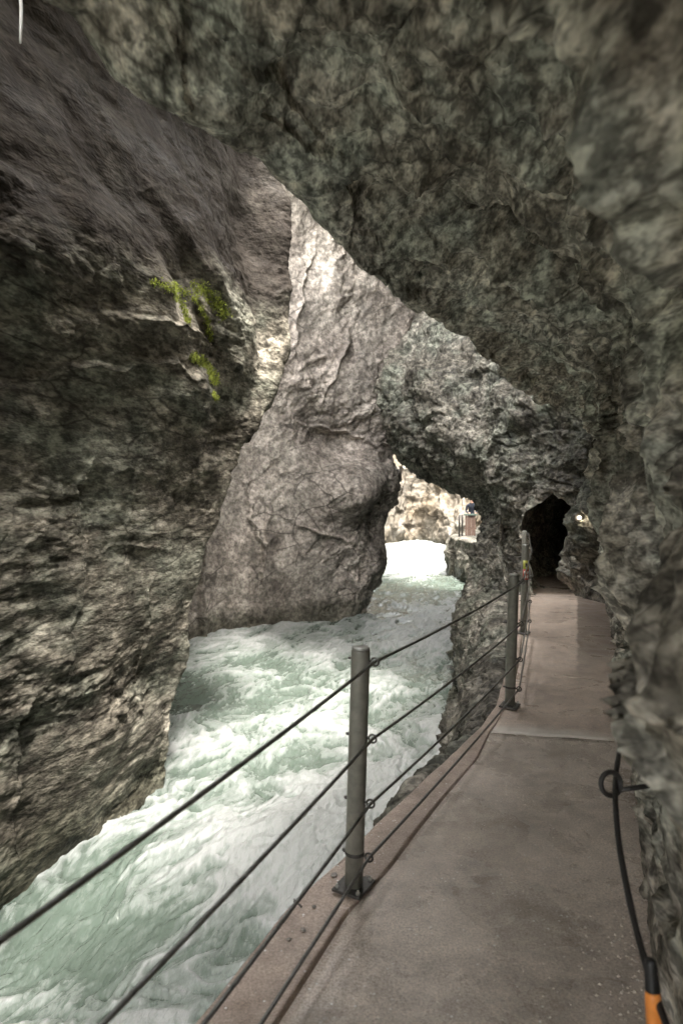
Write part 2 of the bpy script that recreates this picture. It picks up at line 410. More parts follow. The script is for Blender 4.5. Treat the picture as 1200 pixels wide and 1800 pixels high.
# ------------------------------------------------------------------ buttress in the middle
def cliff_middle():
    nose = [(-3.2,0.75),(-2.58,.92),(-1.76,1.28),(-.84,1.61),(-.1,1.56),(.81,1.69),(1.63,1.98),(2.09,2.05),(2.73,1.87),(4.5,2.5),(7,3.6),(9.5,4.4),(11,4.8),(13,5.5)]
    plan = [(-9,15.5,0),(-5.2,16.9,0),(-3.92,18.1,0),(-2.87,19.1,.05),(-1.66,19.9,.2),(-.34,20.7,.6),(.55,21.3,.9),(.92,22.2,1),(.3,24,1),(-1.5,27,.8),(-4,33,.3)]
    rows = []
    for z, nx in nose:
        lean = 0.10 * max(z - 3, 0) + 3.0*max(z-9.2, 0)  # above the view the lean is shaped to close off sky light
        rows.append([(x + (nx - .92) * w, y - lean*0.4*(1 if k > 1 else 0), z) for k, (x, y, w) in enumerate(plan)])
    G = dense(rows, [14, 30, 30, 28, 30, 26, 20, 24, 56, 70, 60, 24, 10], [10, 30, 60, 62, 66, 56, 34, 24, 14, 8])
    N = blur(normals(G, True), 6)
    P = G.reshape(-1, 3)
    w = np.stack([fbm(P*0.5, 2, 103), fbm(P*0.5+9, 2, 105), fbm(P*0.5+21, 2, 108)], -1) * 0.35
    Q = P + w
    rg = sstep(-2.6, -0.6, P[:, 0] + 0.25*(P[:, 2]-2)) * 0.8 + 0.2        # smooth on the left, broken on the right
    rg = rg*(.22 + .78*sstep(-.2, .4, fbm(P*.42+3, 3, 109)))
    d = 0.55 * fbm(Q*0.28, 3, 111) * (0.4 + 0.6*rg)
    c, s = math.cos(0.7), math.sin(0.7)
    R = np.stack([P[:, 0]*c + P[:, 2]*s, P[:, 1], -P[:, 0]*s + P[:, 2]*c], -1) + w
    d += 0.11 * fbm(R*np.array([0.6, 0.8, 1.5]), 4, 121, 0.55, True) * rg
    fc, e = facets(R*np.array([1.0, 1.0, 1.8]), 131, 0.45, 0.9)
    d += 0.13 * fc * rg
    fc, e = facets(R*np.array([2.6, 2.6, 3.8]), 141, 0.4, 0.9)
    d += 0.06 * fc * rg
    d += 0.07 * fbm(P*3.4, 4, 151, 0.65) * rg
    d += 0.30 * planes(P, 161, 6, .5, .25) * rg + .08*planes(P, 165, 6, 1.7, .25)*rg
    d += 0.035 * facets(R*np.array([6.5, 6.5, 9]), 145, .5, .9)[0] * rg
    # the belly with a hollow under it
    d += 0.8*np.exp(-((P[:, 0]-0.1)/1.0)**2-((P[:, 2]-3.0)/0.7)**2)
    d -= 0.95*np.exp(-((P[:, 0]-0.3)/0.9)**2-((P[:, 2]-1.5)/0.8)**2)
    # long joints
    for (xa, za), (xb, zb), dep in (((2.9, 7.2), (1.1, 4.2), .35), ((-2.7, 2.2), (-2.2, -1.5), .16), ((-2.0, 1.4), (-2.3, -.6), .12), ((-.9, 8.5), (-1.5, 5.6), .2), ((-1.2, 3.6), (1.4, 2.9), .16), ((.4, 6.4), (-.6, 3.8), .2), ((-1.4, .6), (.9, -.4), .14)):
        ux, uz = xb-xa, zb-za
        L2 = ux*ux+uz*uz
        t = np.clip(((P[:, 0]-xa)*ux+(P[:, 2]-za)*uz)/L2, 0, 1)
        q = ((P[:, 0]-xa)*uz-(P[:, 2]-za)*ux)/math.sqrt(L2) + .22*fbm(P*1.1+xa, 4, 181)
        on = np.hypot(P[:, 0]-xa-t*ux, P[:, 2]-za-t*uz) < .5
        d -= dep*np.exp(-(q/.045)**2)*np.sin(math.pi*np.clip(t, .02, .98))**.5*on
    # upright crack near the water
    xx = P[:, 0] + 3.75 - 0.12*fbm(P*np.array([.1, .1, 1.1]), 3, 171)
    d -= 0.25*np.exp(-(xx/0.05)**2)*sstep(2.0, -.5, P[:, 2])
    G2 = G + N * d.reshape(G.shape[:2])[..., None]
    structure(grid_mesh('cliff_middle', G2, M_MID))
    return G2
G_MID = cliff_middle()

# ------------------------------------------------------------------ overhanging gallery on the right
def cliff_gallery():
    ys = [-9, -4, -2.2, -1.2, 0, 0.7, 1.2, 1.7, 2.2, 2.8, 3.5, 4.2, 5.1, 6.2, 7.4, 8.6, 9.6, 10.4, 11.2]
    rows = []
    for y in ys:
        w, m, l = float(WALL(y)), float(MIDW(y)), float(LIP(y))
        up = 0.09*float(np.clip((5.5 - y) / 2.0, 0, 1))
        nb = 0.0
        rows.append([(w+.05, y, -0.6), (w, y, 0.0), (w-0.02+0.03, y, 0.45), (m+.05, y, 1.0), (m, y, 1.6), (m-.02, y, 2.15), (m*.85+l*.15, y, 2.62+up), (m*.55+l*.45, y, 2.98+up),
                     (m*.25+l*.75, y, 3.10+up), (l+.10, y, 3.04+up), (l-.02, y, 3.16+up), (l+.08, y, 3.6), (l+.3-.7*nb, y, 4.8), (l+.3-1.6*nb, y, 6.4), (l+.5-2.6*nb, y, 8.2), (l+3-5*nb, y, 9.4), (l+14-7*nb, y, 10.5)])  # unseen face above the lip, raised to shade the left cliff
    G = dense(rows, [6, 8, 10, 12, 20, 30, 36, 40, 44, 44, 40, 40, 36, 30, 26, 22, 16, 14], [14, 26, 30, 36, 34, 40, 50, 56, 50, 26, 16, 16, 8, 6, 6, 6])
    N = blur(normals(G, False), 5)
    P = G.reshape(-1, 3)
    w = np.stack([fbm(P*1.3, 2, 203), fbm(P*1.3+9, 2, 205), fbm(P*1.3+21, 2, 208)], -1) * 0.10
    Q = P + w
    near = sstep(0.2, 1.5, P[:, 1])
    a = 0.55 + 0.6*near
    d = 0.12 * fbm(Q*0.9, 3, 211) * a
    fc, e = facets(Q*np.array([1.3, 1.0, 1.5]), 221, 0.5, 0.9)
    d += 0.105*fc*a
    fc, e = facets(Q*np.array([3.2, 1.7, 3.6]), 231, 0.45, 0.9)
    d += 0.05*fc*a
    d += 0.016*fbm(P*np.array([6, 3, 7]), 4, 241, 0.62)*a
    d += 0.15 * planes(P, 251, 7, .9, .25) * a + 0.08 * planes(P, 271, 6, 2.6, .25) * a + 0.03 * planes(P, 281, 5, 7.0, .2) * a
    d += 0.014*facets(P*np.array([9, 4, 10]), 235, .5, .9)[0]*a
    d *= 1 - .6*np.exp(-((P[:, 0]-LIP(P[:, 1]))/.45)**2)*sstep(2.4, 2.9, P[:, 2])
    calm = np.exp(-((P[:, 1]-1.8)/.7)**2-((P[:, 2]-.75)/.5)**2)
    d = np.where(d > 0, d*(1-.75*calm), d)
    fl = sstep(0.55, 0.0, P[:, 2])
    d = d*(1-0.6*fl)
    G2 = G + N * d.reshape(G.shape[:2])[..., None]
    structure(grid_mesh('cliff_gallery', G2, M_GAL))
    return G2
G_GAL = cliff_gallery()

# ------------------------------------------------------------------ rock with the portal and the arch over the river
def cliff_arch():
    T = [  # b silhouette, c, d, e (portal left), f (portal right), g
        [(520,60,14),(700,60,12),(860,60,11),(980,60,10.8),(1060,60,10.5),(1130,60,10)],  # hidden top row, pulled forward to shade the rock below it
        [(738,330,17.8),(845,370,15.7),(936,410,13.5),(1000,455,12.7),(1060,505,11.7),(1120,555,10.6)],
        [(735,560,17.5),(830,590,15),(920,650,12.8),(985,690,11.8),(1050,740,10.8),(1110,780,9.8)],
        [(688,650,17),(810,680,14.6),(910,720,12.6),(980,770,11.8),(1045,800,10.8),(1100,820,9.8)],
        [(675,715,16.8),(800,730,14.4),(905,770,12.7),(970,810,12),(1035,830,11),(1095,850,9.8)],
        [(693,775,16.6),(800,780,14.2),(905,815,12.6),(955,845,12.2),(1022,858,11.2),(1090,880,9.7)],
        [(738,822,16.2),(815,820,14.2),(905,850,12.6),(942,875,12.3),(1010,880,11.4),(1088,920,9.6)],
        [(792,850,15.8),(840,860,14.4),(900,895,12.8),(938,910,12.4),(1008,915,11.5),(1085,960,9.6)],
        [(834,890,15.2),(860,905,14.3),(900,935,13),(937,955,12.5),(1008,960,11.4),(1082,1000,9.6)],
        [(838,930,15),(868,950,14.2),(900,975,13.2),(936,1000,12.5),(1008,1010,11.2),(1080,1040,9.6)],
        [(826,1000,15),(862,1010,14),(895,1030,13),(935,1036,12.4),(1010,1045,11),(1080,1070,9.5)],
        [(803,1060,15),(840,1080,13.8),(885,1080,13.0),(935,1075,12),(1010,1075,10.6),(1080,1090,9.4)],
        [(798,1160,15),(840,1160,13.8),(885,1160,13.0),(935,1150,12),(1010,1150,10.6),(1080,1150,9.4)]]
    rows = []
    for k, r in enumerate(T):
        px, py, d = r[0]
        soff = 1 if 4 <= k <= 8 else 0
        a0 = W(px + 75, py - 30*soff, d + 9); a1 = W(px + 22, py - 14*soff, d + 2.2)
        g = W(*r[-1])
        rows.append([a0, a1] + [W(*q) for q in r] + [(g[0] + 2.5, g[1] - .5, g[2])])
    G = dense(rows, [16, 24, 34, 30, 30, 30, 30, 34, 34, 40, 36, 16], [8, 14, 76, 64, 44, 50, 46, 14])
    N = blur(normals(G, True), 4)
    P = G.reshape(-1, 3)
    # the portal opening, found on the undisturbed rock face
    ppx = 600 + P[:, 0]/P[:, 1]*1200; ppy = 852 - (P[:, 2]-CAM_Z)/P[:, 1]*1200
    xl, xr = 930.0 + 0*ppy, 1012.0 + 0*ppy
    mid = 976 - 0*ppy
    top = sstep(868, 925, ppy)
    half_l = (mid - xl) * np.sqrt(np.clip(top, 0, 1)); half_r = (xr - mid) * np.sqrt(np.clip(top, 0, 1))
    jit = 5*fbm(P*2.2, 3, 391)
    inside = (ppx > mid - half_l + jit) & (ppx < mid + half_r + jit) & (ppy > 868) & (ppy < 1120)
    w = np.stack([fbm(P*0.7, 2, 303), fbm(P*0.7+9, 2, 305), fbm(P*0.7+21, 2, 308)], -1) * 0.18
    Q = P + w
    d = 0.30 * fbm(Q*0.5, 3, 311)
    fc, e = facets(Q*np.array([1.0, 0.8, 1.3]), 321, 0.5, 0.9)
    d += 0.12*fc
    fc, e = facets(Q*np.array([2.8, 2.4, 3.2]), 331, 0.45, 0.9)
    d += 0.06*fc
    d += 0.07*fbm(P*3.6, 4, 341, 0.65)
    d += 0.03 * facets(P*np.array([7, 6, 8]), 345, .5, .9)[0]
    left = sstep(860, 740, ppx)
    d += 0.06*left*fbm(Q*np.array([1.6, 1.2, 2.2]), 4, 351, 0.6, True)
    d += 0.20 * planes(P, 361, 7, .75, .25) + .06*planes(P, 365, 6, 2.2, .25)
    # clearing round the walkway
    d *= 1 - 0.75*sstep(915, 960, ppx)*sstep(1010, 1050, ppy)
    G2 = G + N * d.reshape(G.shape[:2])[..., None]
    ins = inside.reshape(G.shape[:2])
    keep = ~(ins[:-1, :-1] | ins[1:, 1:] | ins[:-1, 1:] | ins[1:, :-1])
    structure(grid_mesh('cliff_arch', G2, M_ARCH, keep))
    # the tunnel behind the portal
    rows = []
    for y, cx, hw, z0, z1 in ((12.75, 3.95, .78, -.6, 1.9), (13.3, 4.15, .62, -.55, 1.75), (14.4, 4.6, .6, -.55, 1.75), (16, 5.4, .65, -.6, 1.7), (18.5, 6.9, .7, -.6, 1.7), (21, 9, .7, -.6, 1.7)):
        r = []
        for k in range(13):
            t = math.pi * 2 * k / 12 - math.pi / 2
            r.append((cx + hw*1.15*math.cos(t), y - .55*math.cos(t), (z0+z1)/2 + (z1-z0)/2*math.sin(t)*(1.0)))
        rows.append(r)
    G = dense(rows, [16, 20, 20, 16, 8], 12)
    N = blur(normals(G, False), 2)
    P = G.reshape(-1, 3)
    d = 0.12*fbm(P*1.1, 3, 371) + 0.07*facets(P*2.2, 381, .5, .9)[0]
    structure(grid_mesh('tunnel', G + N*d.reshape(G.shape[:2])[..., None], M_GAL))
cliff_arch()

# ------------------------------------------------------------------ rock that carries the walkway
def cliff_below():
    ys = [-9, -2, 0, 1, 2, 3.0, 3.5, 3.9, 4.4, 4.9, 5.3, 6, 7, 8, 9.5, 11, 12.5, 14, 15.5, 16.8, 17.5]
    b1 = table([(2, -.10), (3.4, -.08), (3.75, .10), (4.2, .24), (4.9, .16), (5.3, .10), (7, .25), (9, .35), (12, .55), (17, .6)])
    b2 = table([(2, -.06), (3.4, -.02), (3.9, .22), (4.9, .20), (5.5, .28), (7, .5), (9, .55), (12, .8), (14, .98), (17, .9)])
    b4 = table([(2, .0), (3.5, .15), (4.5, .45), (5.5, .5), (7, .75), (9, .85), (12, .95), (14, 1.0), (17, .9)])
    z1 = table([(2, -.26), (3.5, -.16), (5.2, -.10), (7, -.12), (11, -.3), (14, -.55), (17, -.6)])
    rows = []
    for y in ys:
        e = float(EDGE(y)); a = float(z1(y))
        if y > 16: e += (y-16)*1.2
        rows.append([(e+.6, y, a-.05), (e+.12, y, a-.02), (e-float(b1(y))*.5, y, a), (e-float(b1(y)), y, a-.06), (e-float(b2(y)), y, a-.45), (e-float(b2(y))*.5-float(b4(y))*.5, y, -1.4), (e-float(b4(y)), y, -2.4), (e-float(b4(y))-.1, y, -3.4)])
    G = dense(rows, [4, 6, 6, 8, 22, 30, 30, 34, 34, 30, 34, 34, 30, 34, 28, 24, 24, 22, 16, 8], [10, 14, 22, 30, 40, 36, 14])
    N = blur(normals(G, True), 3)
    P = G.reshape(-1, 3)
    w = np.stack([fbm(P*1.1, 2, 403), fbm(P*1.1+9, 2, 405), fbm(P*1.1+21, 2, 408)], -1) * 0.25
    Q = P + w
    d = 0.12*fbm(Q*0.9, 3, 411)
    d += 0.09*facets(Q*np.array([1.6, 1.4, 2.0]), 421, .5, .9)[0]
    d += 0.05*facets(Q*np.array([4.5, 4.0, 5.5]), 431, .5, .9)[0]
    d += 0.03*fbm(P*6, 4, 441, .6, True)
    amp = sstep(3.3, 4.0, P[:, 1])*0.85 + 0.15
    up = sstep(-.45, -.1, P[:, 2])
    d *= amp*(1-0.55*up)
    G2 = G + N*d.reshape(G.shape[:2])[..., None]
    # nothing of it may rise through the slab
    zmax = -0.02 - 0.12*sstep(0.0, 0.12, G2[..., 0]-EDGE(G2[..., 1]))
    G2[..., 2] = np.minimum(G2[..., 2], np.where(G2[..., 1] < 11, zmax, 9))
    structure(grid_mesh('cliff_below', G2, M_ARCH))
cliff_below()

# ------------------------------------------------------------------ far bank with its ledge, far cliff, unseen bounce rock behind the camera
def cliff_far():
    XF = table([(16, 4.9), (24, 5.6), (28.5, 5.3), (30, 5.05), (31.3, 4.95), (32.5, 5.3), (34, 6.2), (40, 8), (48, 10)])
    rows = []
    for y in (16, 20, 24, 27, 29, 30.2, 31.3, 32.4, 34, 38, 44, 50):
        x = float(XF(y))
        rows.append([(x-.05, y, -3.4), (x-.1, y, -2.0), (x, y, -1.0), (x+.1, y, -.68), (x+.7, y, -.66), (x+1.45, y, -.66), (x+1.7, y, .4), (x+1.9, y, 2.6), (x+2.6, y, 6), (x+4, y, 14)])
    G = dense(rows, [6, 8, 14, 24, 24, 30, 30, 24, 14, 8, 6], [14, 20, 12, 10, 12, 14, 20, 16, 10])
    N = blur(normals(G, True), 2)
    P = G.reshape(-1, 3)
    d = 0.25*fbm(P*0.6, 3, 511) + .12*facets(P*np.array([1.4, 1.4, .6]), 521, .5, .9)[0] + .06*fbm(P*2.5, 3, 531, .6, True)
    led = np.exp(-((P[:, 2]+.66)/.12)**2)
    d *= 1-.9*led
    structure(grid_mesh('cliff_ledge', G + N*d.reshape(G.shape[:2])[..., None], M_ARCH))
    plan = [(-8, 27), (-2, 33), (1.5, 41), (3.8, 45.5), (5.2, 47), (6.6, 46), (8.2, 45), (10, 46), (13, 44), (17, 38)]
    rows = []
    for z in (-3.4, -2.0, -.5, 1, 3, 6, 9, 12, 15):
        r = []
        for k, (x, y) in enumerate(plan):
            dy = 0.12*z
            if k in (5, 6): dy -= 2.2*max(0, 1 - abs(z+1.2)/3.2)        # spur low on the right
            r.append((x, y+dy, z))
        rows.append(r)
    G = dense(rows, [10, 18, 20, 26, 30, 24, 16, 8], [8, 12, 30, 36, 40, 40, 36, 20, 8])
    N = blur(normals(G, True), 3)
    P = G.reshape(-1, 3)
    w = np.stack([fbm(P*.3, 2, 603), fbm(P*.3+9, 2, 605), fbm(P*.3+21, 2, 608)], -1)*1.0
    Q = P + w
    d = 0.9*fbm(Q*np.array([.28, .28, .14]), 3, 611) + .25*facets(Q*np.array([.9, .9, .7]), 621, .5, .9)[0] + .13*fbm(P*np.array([1.5, 1.5, 1.0]), 4, 631, .6, True)
    structure(grid_mesh('cliff_far', G + N*d.reshape(G.shape[:2])[..., None], M_FAR))
    rows = [[(-22 + 6*k, -20 + .8*(k % 2), z) for k in range(8)] for z in (-4, -2, 0, 2, 4, 6)]  # unseen rock, added to bounce light forward
    G = dense(rows, 8, 8)
    P = G.reshape(-1, 3)
    structure(grid_mesh('bounce_cliff_behind', G + normals(G)*(.5*fbm(P*.5, 3, 711)).reshape(G.shape[:2])[..., None], M_LEFT))
cliff_far()

# ------------------------------------------------------------------ river
def river():
    n = 620; m = 420
    t = np.linspace(0, 1, n-30)
    y = np.concatenate([np.linspace(-19, 3.0, 30), 3.2 * (52/3.2)**t])
    xc = table([(-19, -9), (-5, -5.5), (3, -2.3), (6, -1.3), (9, -.3), (15, .2), (22, 2.2), (30, 3.4), (45, 5), (55, 6)])
    hw = table([(-19, 9), (-5, 5), (3, 3.2), (6, 3.0), (9, 3.4), (15, 5.2), (22, 4.6), (30, 4.4), (45, 6), (55, 9)])
    u = np.linspace(-1, 1, m)
    Y = np.repeat(y[:, None], m, 1)
    X = xc(Y) + hw(Y)*u[None, :]
    S = Y; Nn = X - xc(Y)
    P = np.stack([Nn.ravel(), S.ravel(), np.zeros(n*m)], -1)
    w = np.stack([fbm(P*.8, 3, 801), fbm(P*.8+7, 3, 803), 0*P[:, 0]], -1)
    Q = P + .45*w
    big = fbm(Q*np.array([.55, .42, 1]), 3, 811)
    rid = fbm(Q*np.array([1.25, .75, 1]), 4, 821, .5, True)
    fine = fbm(Q*np.array([4.2, 2.0, 1]), 4, 831, .6, True)
    ffar = np.clip(1.4 - S.ravel()/40, .3, 1)
    h = .17*big + .05*rid + .032*fine + .012*fbm(Q*np.array([11, 4.5, 1]), 3, 835, .6, True)
    # a standing wave that breaks beside the walkway, flat green water left of it
    x, yy = X.ravel(), Y.ravel()
    br = np.exp(-((x+0.35+.12*(yy-7))/1.0)**2 - ((yy-7.3)/1.6)**2)
    h += .22*br
    h += .14*np.exp(-((x+1.6)/.9)**2-((yy-7.6)/.5)**2)
    h += .22*sstep(31, 37, yy)
    foam = .22 + .5*big + .30*(rid-.55) + .22*(fine-.4) + .25*fbm(Q*np.array([9, 3.2, 1]), 3, 841)
    foam += .65*br
    foam += .35*np.exp(-((x-.6)/1.2)**2-((yy-9.5)/1.8)**2)
    foam -= .42*np.exp(-((x+2.2)/1.1)**2-((yy-6.3)/1.5)**2)
    foam -= .25*np.exp(-((x+2.6)/1.3)**2-((yy-13)/2.5)**2)
    foam -= .38*sstep(22.5, 25, yy)*sstep(32, 29, yy)
    foam -= .5*np.exp(-((x-1.4)/.7)**2-((yy-21.8)/1.6)**2)
    foam += .6*sstep(30.5, 34, yy)
    foam = sstep(.15, .85, foam)
    G = np.stack([X, Y, WATER_Z + h.reshape(n, m)], -1)
    k = NT('river_water')
    at = k.n('ShaderNodeAttribute'); at.attribute_name = 'foam'
    fac = at.outputs['Fac']
    streak = k.noise(1.0, 6, .72, .3, k.mapping((14, 4.2, 6), (0, 0, -.25)))
    fac = k.math('ADD', fac, k.math('MULTIPLY', k.math('SUBTRACT', streak, .5), 1.5))
    col = k.ramp(fac, [(0.0, (0.068, 0.088, 0.072)), (0.3, (0.110, 0.130, 0.114)), (0.65, (0.155, 0.173, 0.160)), (1.0, (0.25, 0.26, 0.252))])
    k.l(col, k.b.inputs['Base Color'])
    k.l(k.ramp(fac, [(0.1, .16), (0.8, .55)]), k.b.inputs['Roughness'])
    k.b.inputs['IOR'].default_value = 1.33
    b = k.bump(k.noise(1.0, 5, .6, .5, k.mapping((26, 9, 10), (0, 0, -.25))), .5, .04)
    k.l(b, k.b.inputs['Normal'])
    structure(grid_mesh('river', G, k.m, None, {'foam': foam}))
river()

# ------------------------------------------------------------------ generic small-mesh helpers
def obj(name, bm, mat, parent=None, smooth=False):
    me = bpy.data.meshes.new(name)
    bm.to_mesh(me); bm.free()
    if smooth:
        for p in me.polygons: p.use_smooth = True
    me.materials.append(mat)
    o = bpy.data.objects.new(name, me)
    COL.objects.link(o)
    if parent is not None: o.parent = parent
    return o

def thing(o, label, cat, group=None):
    o['label'] = label; o['category'] = cat
    if group: o['group'] = group
    return o

def empty(name, loc):
    o = bpy.data.objects.new(name, None); o.empty_display_size = .1
    o.location = loc; COL.objects.link(o)
    return o

def tube(bm, pts, r, seg=10, lobes=0, pitch=0.0, caps=True):
    """a round (or twisted-strand) tube along points; r a number or a list"""
    pts = [Vector(p) for p in pts]
    rings = []; dist = 0.0
    up = Vector((0, 0, 1))
    t0 = (pts[1]-pts[0]).normalized()
    if abs(t0.z) > .95: up = Vector((1, 0, 0))
    nrm = (up - t0*up.dot(t0)).normalized()
    for i, p in enumerate(pts):
        t = (pts[min(i+1, len(pts)-1)] - pts[max(i-1, 0)]).normalized()
        nrm = (nrm - t*nrm.dot(t)).normalized()
        bn = t.cross(nrm)
        if i: dist += (p-pts[i-1]).length
        rr = r[i] if hasattr(r, '__len__') else r
        ring = []
        for k in range(seg):
            a = 2*math.pi*k/seg
            q = rr
            if lobes: q = rr*(0.86 + 0.14*abs(math.cos(lobes*0.5*(a + dist*pitch))))
            ring.append(bm.verts.new(p + nrm*math.cos(a)*q + bn*math.sin(a)*q))
        rings.append(ring)
    for i in range(len(rings)-1):
        for k in range(seg):
            bm.faces.new((rings[i][k], rings[i][(k+1) % seg], rings[i+1][(k+1) % seg], rings[i+1][k]))
    if caps:
        bm.faces.new(rings[0][::-1]); bm.faces.new(rings[-1])
    return rings

def lathe(bm, prof, seg=24, c=(0, 0, 0)):
    rings = []
    for (r, z) in prof:
        rings.append([bm.verts.new((c[0]+r*math.cos(2*math.pi*k/seg), c[1]+r*math.sin(2*math.pi*k/seg), c[2]+z)) for k in range(seg)])
    for i in range(len(rings)-1):
        for k in range(seg):
            bm.faces.new((rings[i][k], rings[i][(k+1) % seg], rings[i+1][(k+1) % seg], rings[i+1][k]))
    bm.faces.new(rings[0][::-1]); bm.faces.new(rings[-1])

def box(bm, c, s, rz=0.0, bevel=0.0):
    r = bmesh.ops.create_cube(bm, size=1.0)
    vs = r['verts']
    for v in vs:
        x, y, z = v.co.x*s[0], v.co.y*s[1], v.co.z*s[2]
        v.co = (c[0]+x*math.cos(rz)-y*math.sin(rz), c[1]+x*math.sin(rz)+y*math.cos(rz), c[2]+z)
    if bevel:
        es = list({e for v in vs for e in v.link_edges})
        bmesh.ops.bevel(bm, geom=es, offset=bevel, segments=1, affect='EDGES')

def torus(bm, c, R, r, ax1, ax2, n=20, seg=8, arc=2*math.pi, a0=0.0):
    ax1, ax2 = Vector(ax1).normalized(), Vector(ax2).normalized()
    pts = [Vector(c) + ax1*R*math.cos(a0+arc*k/n) + ax2*R*math.sin(a0+arc*k/n) for k in range(n + (0 if arc > 6.28 else 1))]
    if arc > 6.28:
        ax3 = ax1.cross(ax2)
        rings = []
        for p in pts:
            rd = (p-Vector(c)).normalized()
            rings.append([bm.verts.new(p + rd*r*math.cos(2*math.pi*j/seg) + ax3*r*math.sin(2*math.pi*j/seg)) for j in range(seg)])
        for i in range(n):
            for j in range(seg):
                bm.faces.new((rings[i][j], rings[(i+1) % n][j], rings[(i+1) % n][(j+1) % seg], rings[i][(j+1) % seg]))
    else:
        tube(bm, pts, r, seg)

def simple(name, col, rough=.5, metal=0.0, var=.25, f=30.0, bump=.2, bd=.002, col2=None):
    k = NT(name)
    n = k.noise(f, 5, .6)
    c2 = col2 or tuple(c*(1-var) for c in col)
    k.l(k.ramp(n, [(.32, c2), (.66, col)]), k.b.inputs['Base Color'])
    k.b.inputs['Metallic'].default_value = metal
    k.l(k.ramp(k.noise(f*.6, 4), [(.3, max(rough-.12, .05)), (.7, min(rough+.12, 1))]), k.b.inputs['Roughness'])
    if bump: k.l(k.bump(k.noise(f*4, 4), bump, bd), k.b.inputs['Normal'])
    return k.m

# ------------------------------------------------------------------ walkway
def concrete(name, base, dark, speck=1.0, wet=.35, shade_seam=False):
    k = NT(name)
    big = k.noise(1.1, 6, .62, .4)
    med = k.noise(9, 6, .65)
    s = k.math('ADD', k.math('MULTIPLY', big, .6), k.math('MULTIPLY', med, .4))
    col = k.ramp(s, [(.40, dark), (.50, base), (.60, tuple(c*1.25 for c in base))])
    grain = k.ramp(k.noise(110, 3, .7), [(.3, .5), (.7, 1.4)])
    col = k.mix(.8, col, grain, 'MULTIPLY')
    v = k.n('ShaderNodeTexVoronoi'); k.l(k.co, v.inputs['Vector']); v.inputs['Scale'].default_value = 30
    sp = k.math('MULTIPLY', k.ramp(v.outputs['Distance'], [(.10, 1.0), (.17, 0.0)]), k.ramp(k.noise(7, 3), [(.48, 0.0), (.58, speck)]))
    sc = k.ramp(k.noise(1.0, 4, .7, .5, k.mapping((9, 22, 1), (0, 0, .5))), [(.70, 0.0), (.74, .6)])
    sp = k.math('MAXIMUM', sp, sc)
    col = k.mix(sp, col, (.75, .73, .70))
    if shade_seam:                                             # pillar shade painted as a dark strip; pale cement band at the seam
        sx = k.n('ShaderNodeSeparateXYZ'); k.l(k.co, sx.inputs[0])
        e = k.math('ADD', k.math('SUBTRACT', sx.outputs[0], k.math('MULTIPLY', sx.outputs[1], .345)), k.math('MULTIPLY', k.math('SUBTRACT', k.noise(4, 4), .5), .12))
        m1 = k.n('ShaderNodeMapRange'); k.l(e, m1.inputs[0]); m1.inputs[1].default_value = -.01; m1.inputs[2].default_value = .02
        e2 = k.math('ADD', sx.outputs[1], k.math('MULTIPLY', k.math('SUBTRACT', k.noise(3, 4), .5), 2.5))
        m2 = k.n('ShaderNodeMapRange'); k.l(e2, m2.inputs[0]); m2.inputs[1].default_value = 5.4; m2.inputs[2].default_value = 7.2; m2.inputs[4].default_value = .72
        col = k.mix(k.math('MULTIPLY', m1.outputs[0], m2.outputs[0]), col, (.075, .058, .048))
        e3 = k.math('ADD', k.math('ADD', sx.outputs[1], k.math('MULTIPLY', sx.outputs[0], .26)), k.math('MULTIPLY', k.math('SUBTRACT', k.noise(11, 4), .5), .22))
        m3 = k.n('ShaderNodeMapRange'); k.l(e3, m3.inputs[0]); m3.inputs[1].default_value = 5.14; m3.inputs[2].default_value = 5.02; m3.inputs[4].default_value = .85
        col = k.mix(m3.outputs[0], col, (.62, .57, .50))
    k.l(col, k.b.inputs['Base Color'])
    k.l(k.ramp(k.noise(2.3, 5, .6, .5), [(.36, wet-.12), (.62, wet+.28)]), k.b.inputs['Roughness'])
    b = k.bump(k.noise(45, 6, .7), .35, .006)
    b = k.bump(k.noise(220, 3, .6), .4, .0025, b)
    k.l(b, k.b.inputs['Normal'])
    return k.m
M_PATH = concrete('path_concrete', (.50, .43, .367), (.335, .285, .24), 1.0, .22)
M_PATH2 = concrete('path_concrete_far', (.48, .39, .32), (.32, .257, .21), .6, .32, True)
M_STRIP = concrete('edge_concrete', (.38, .30, .245), (.26, .20, .16), 1.0, .4)

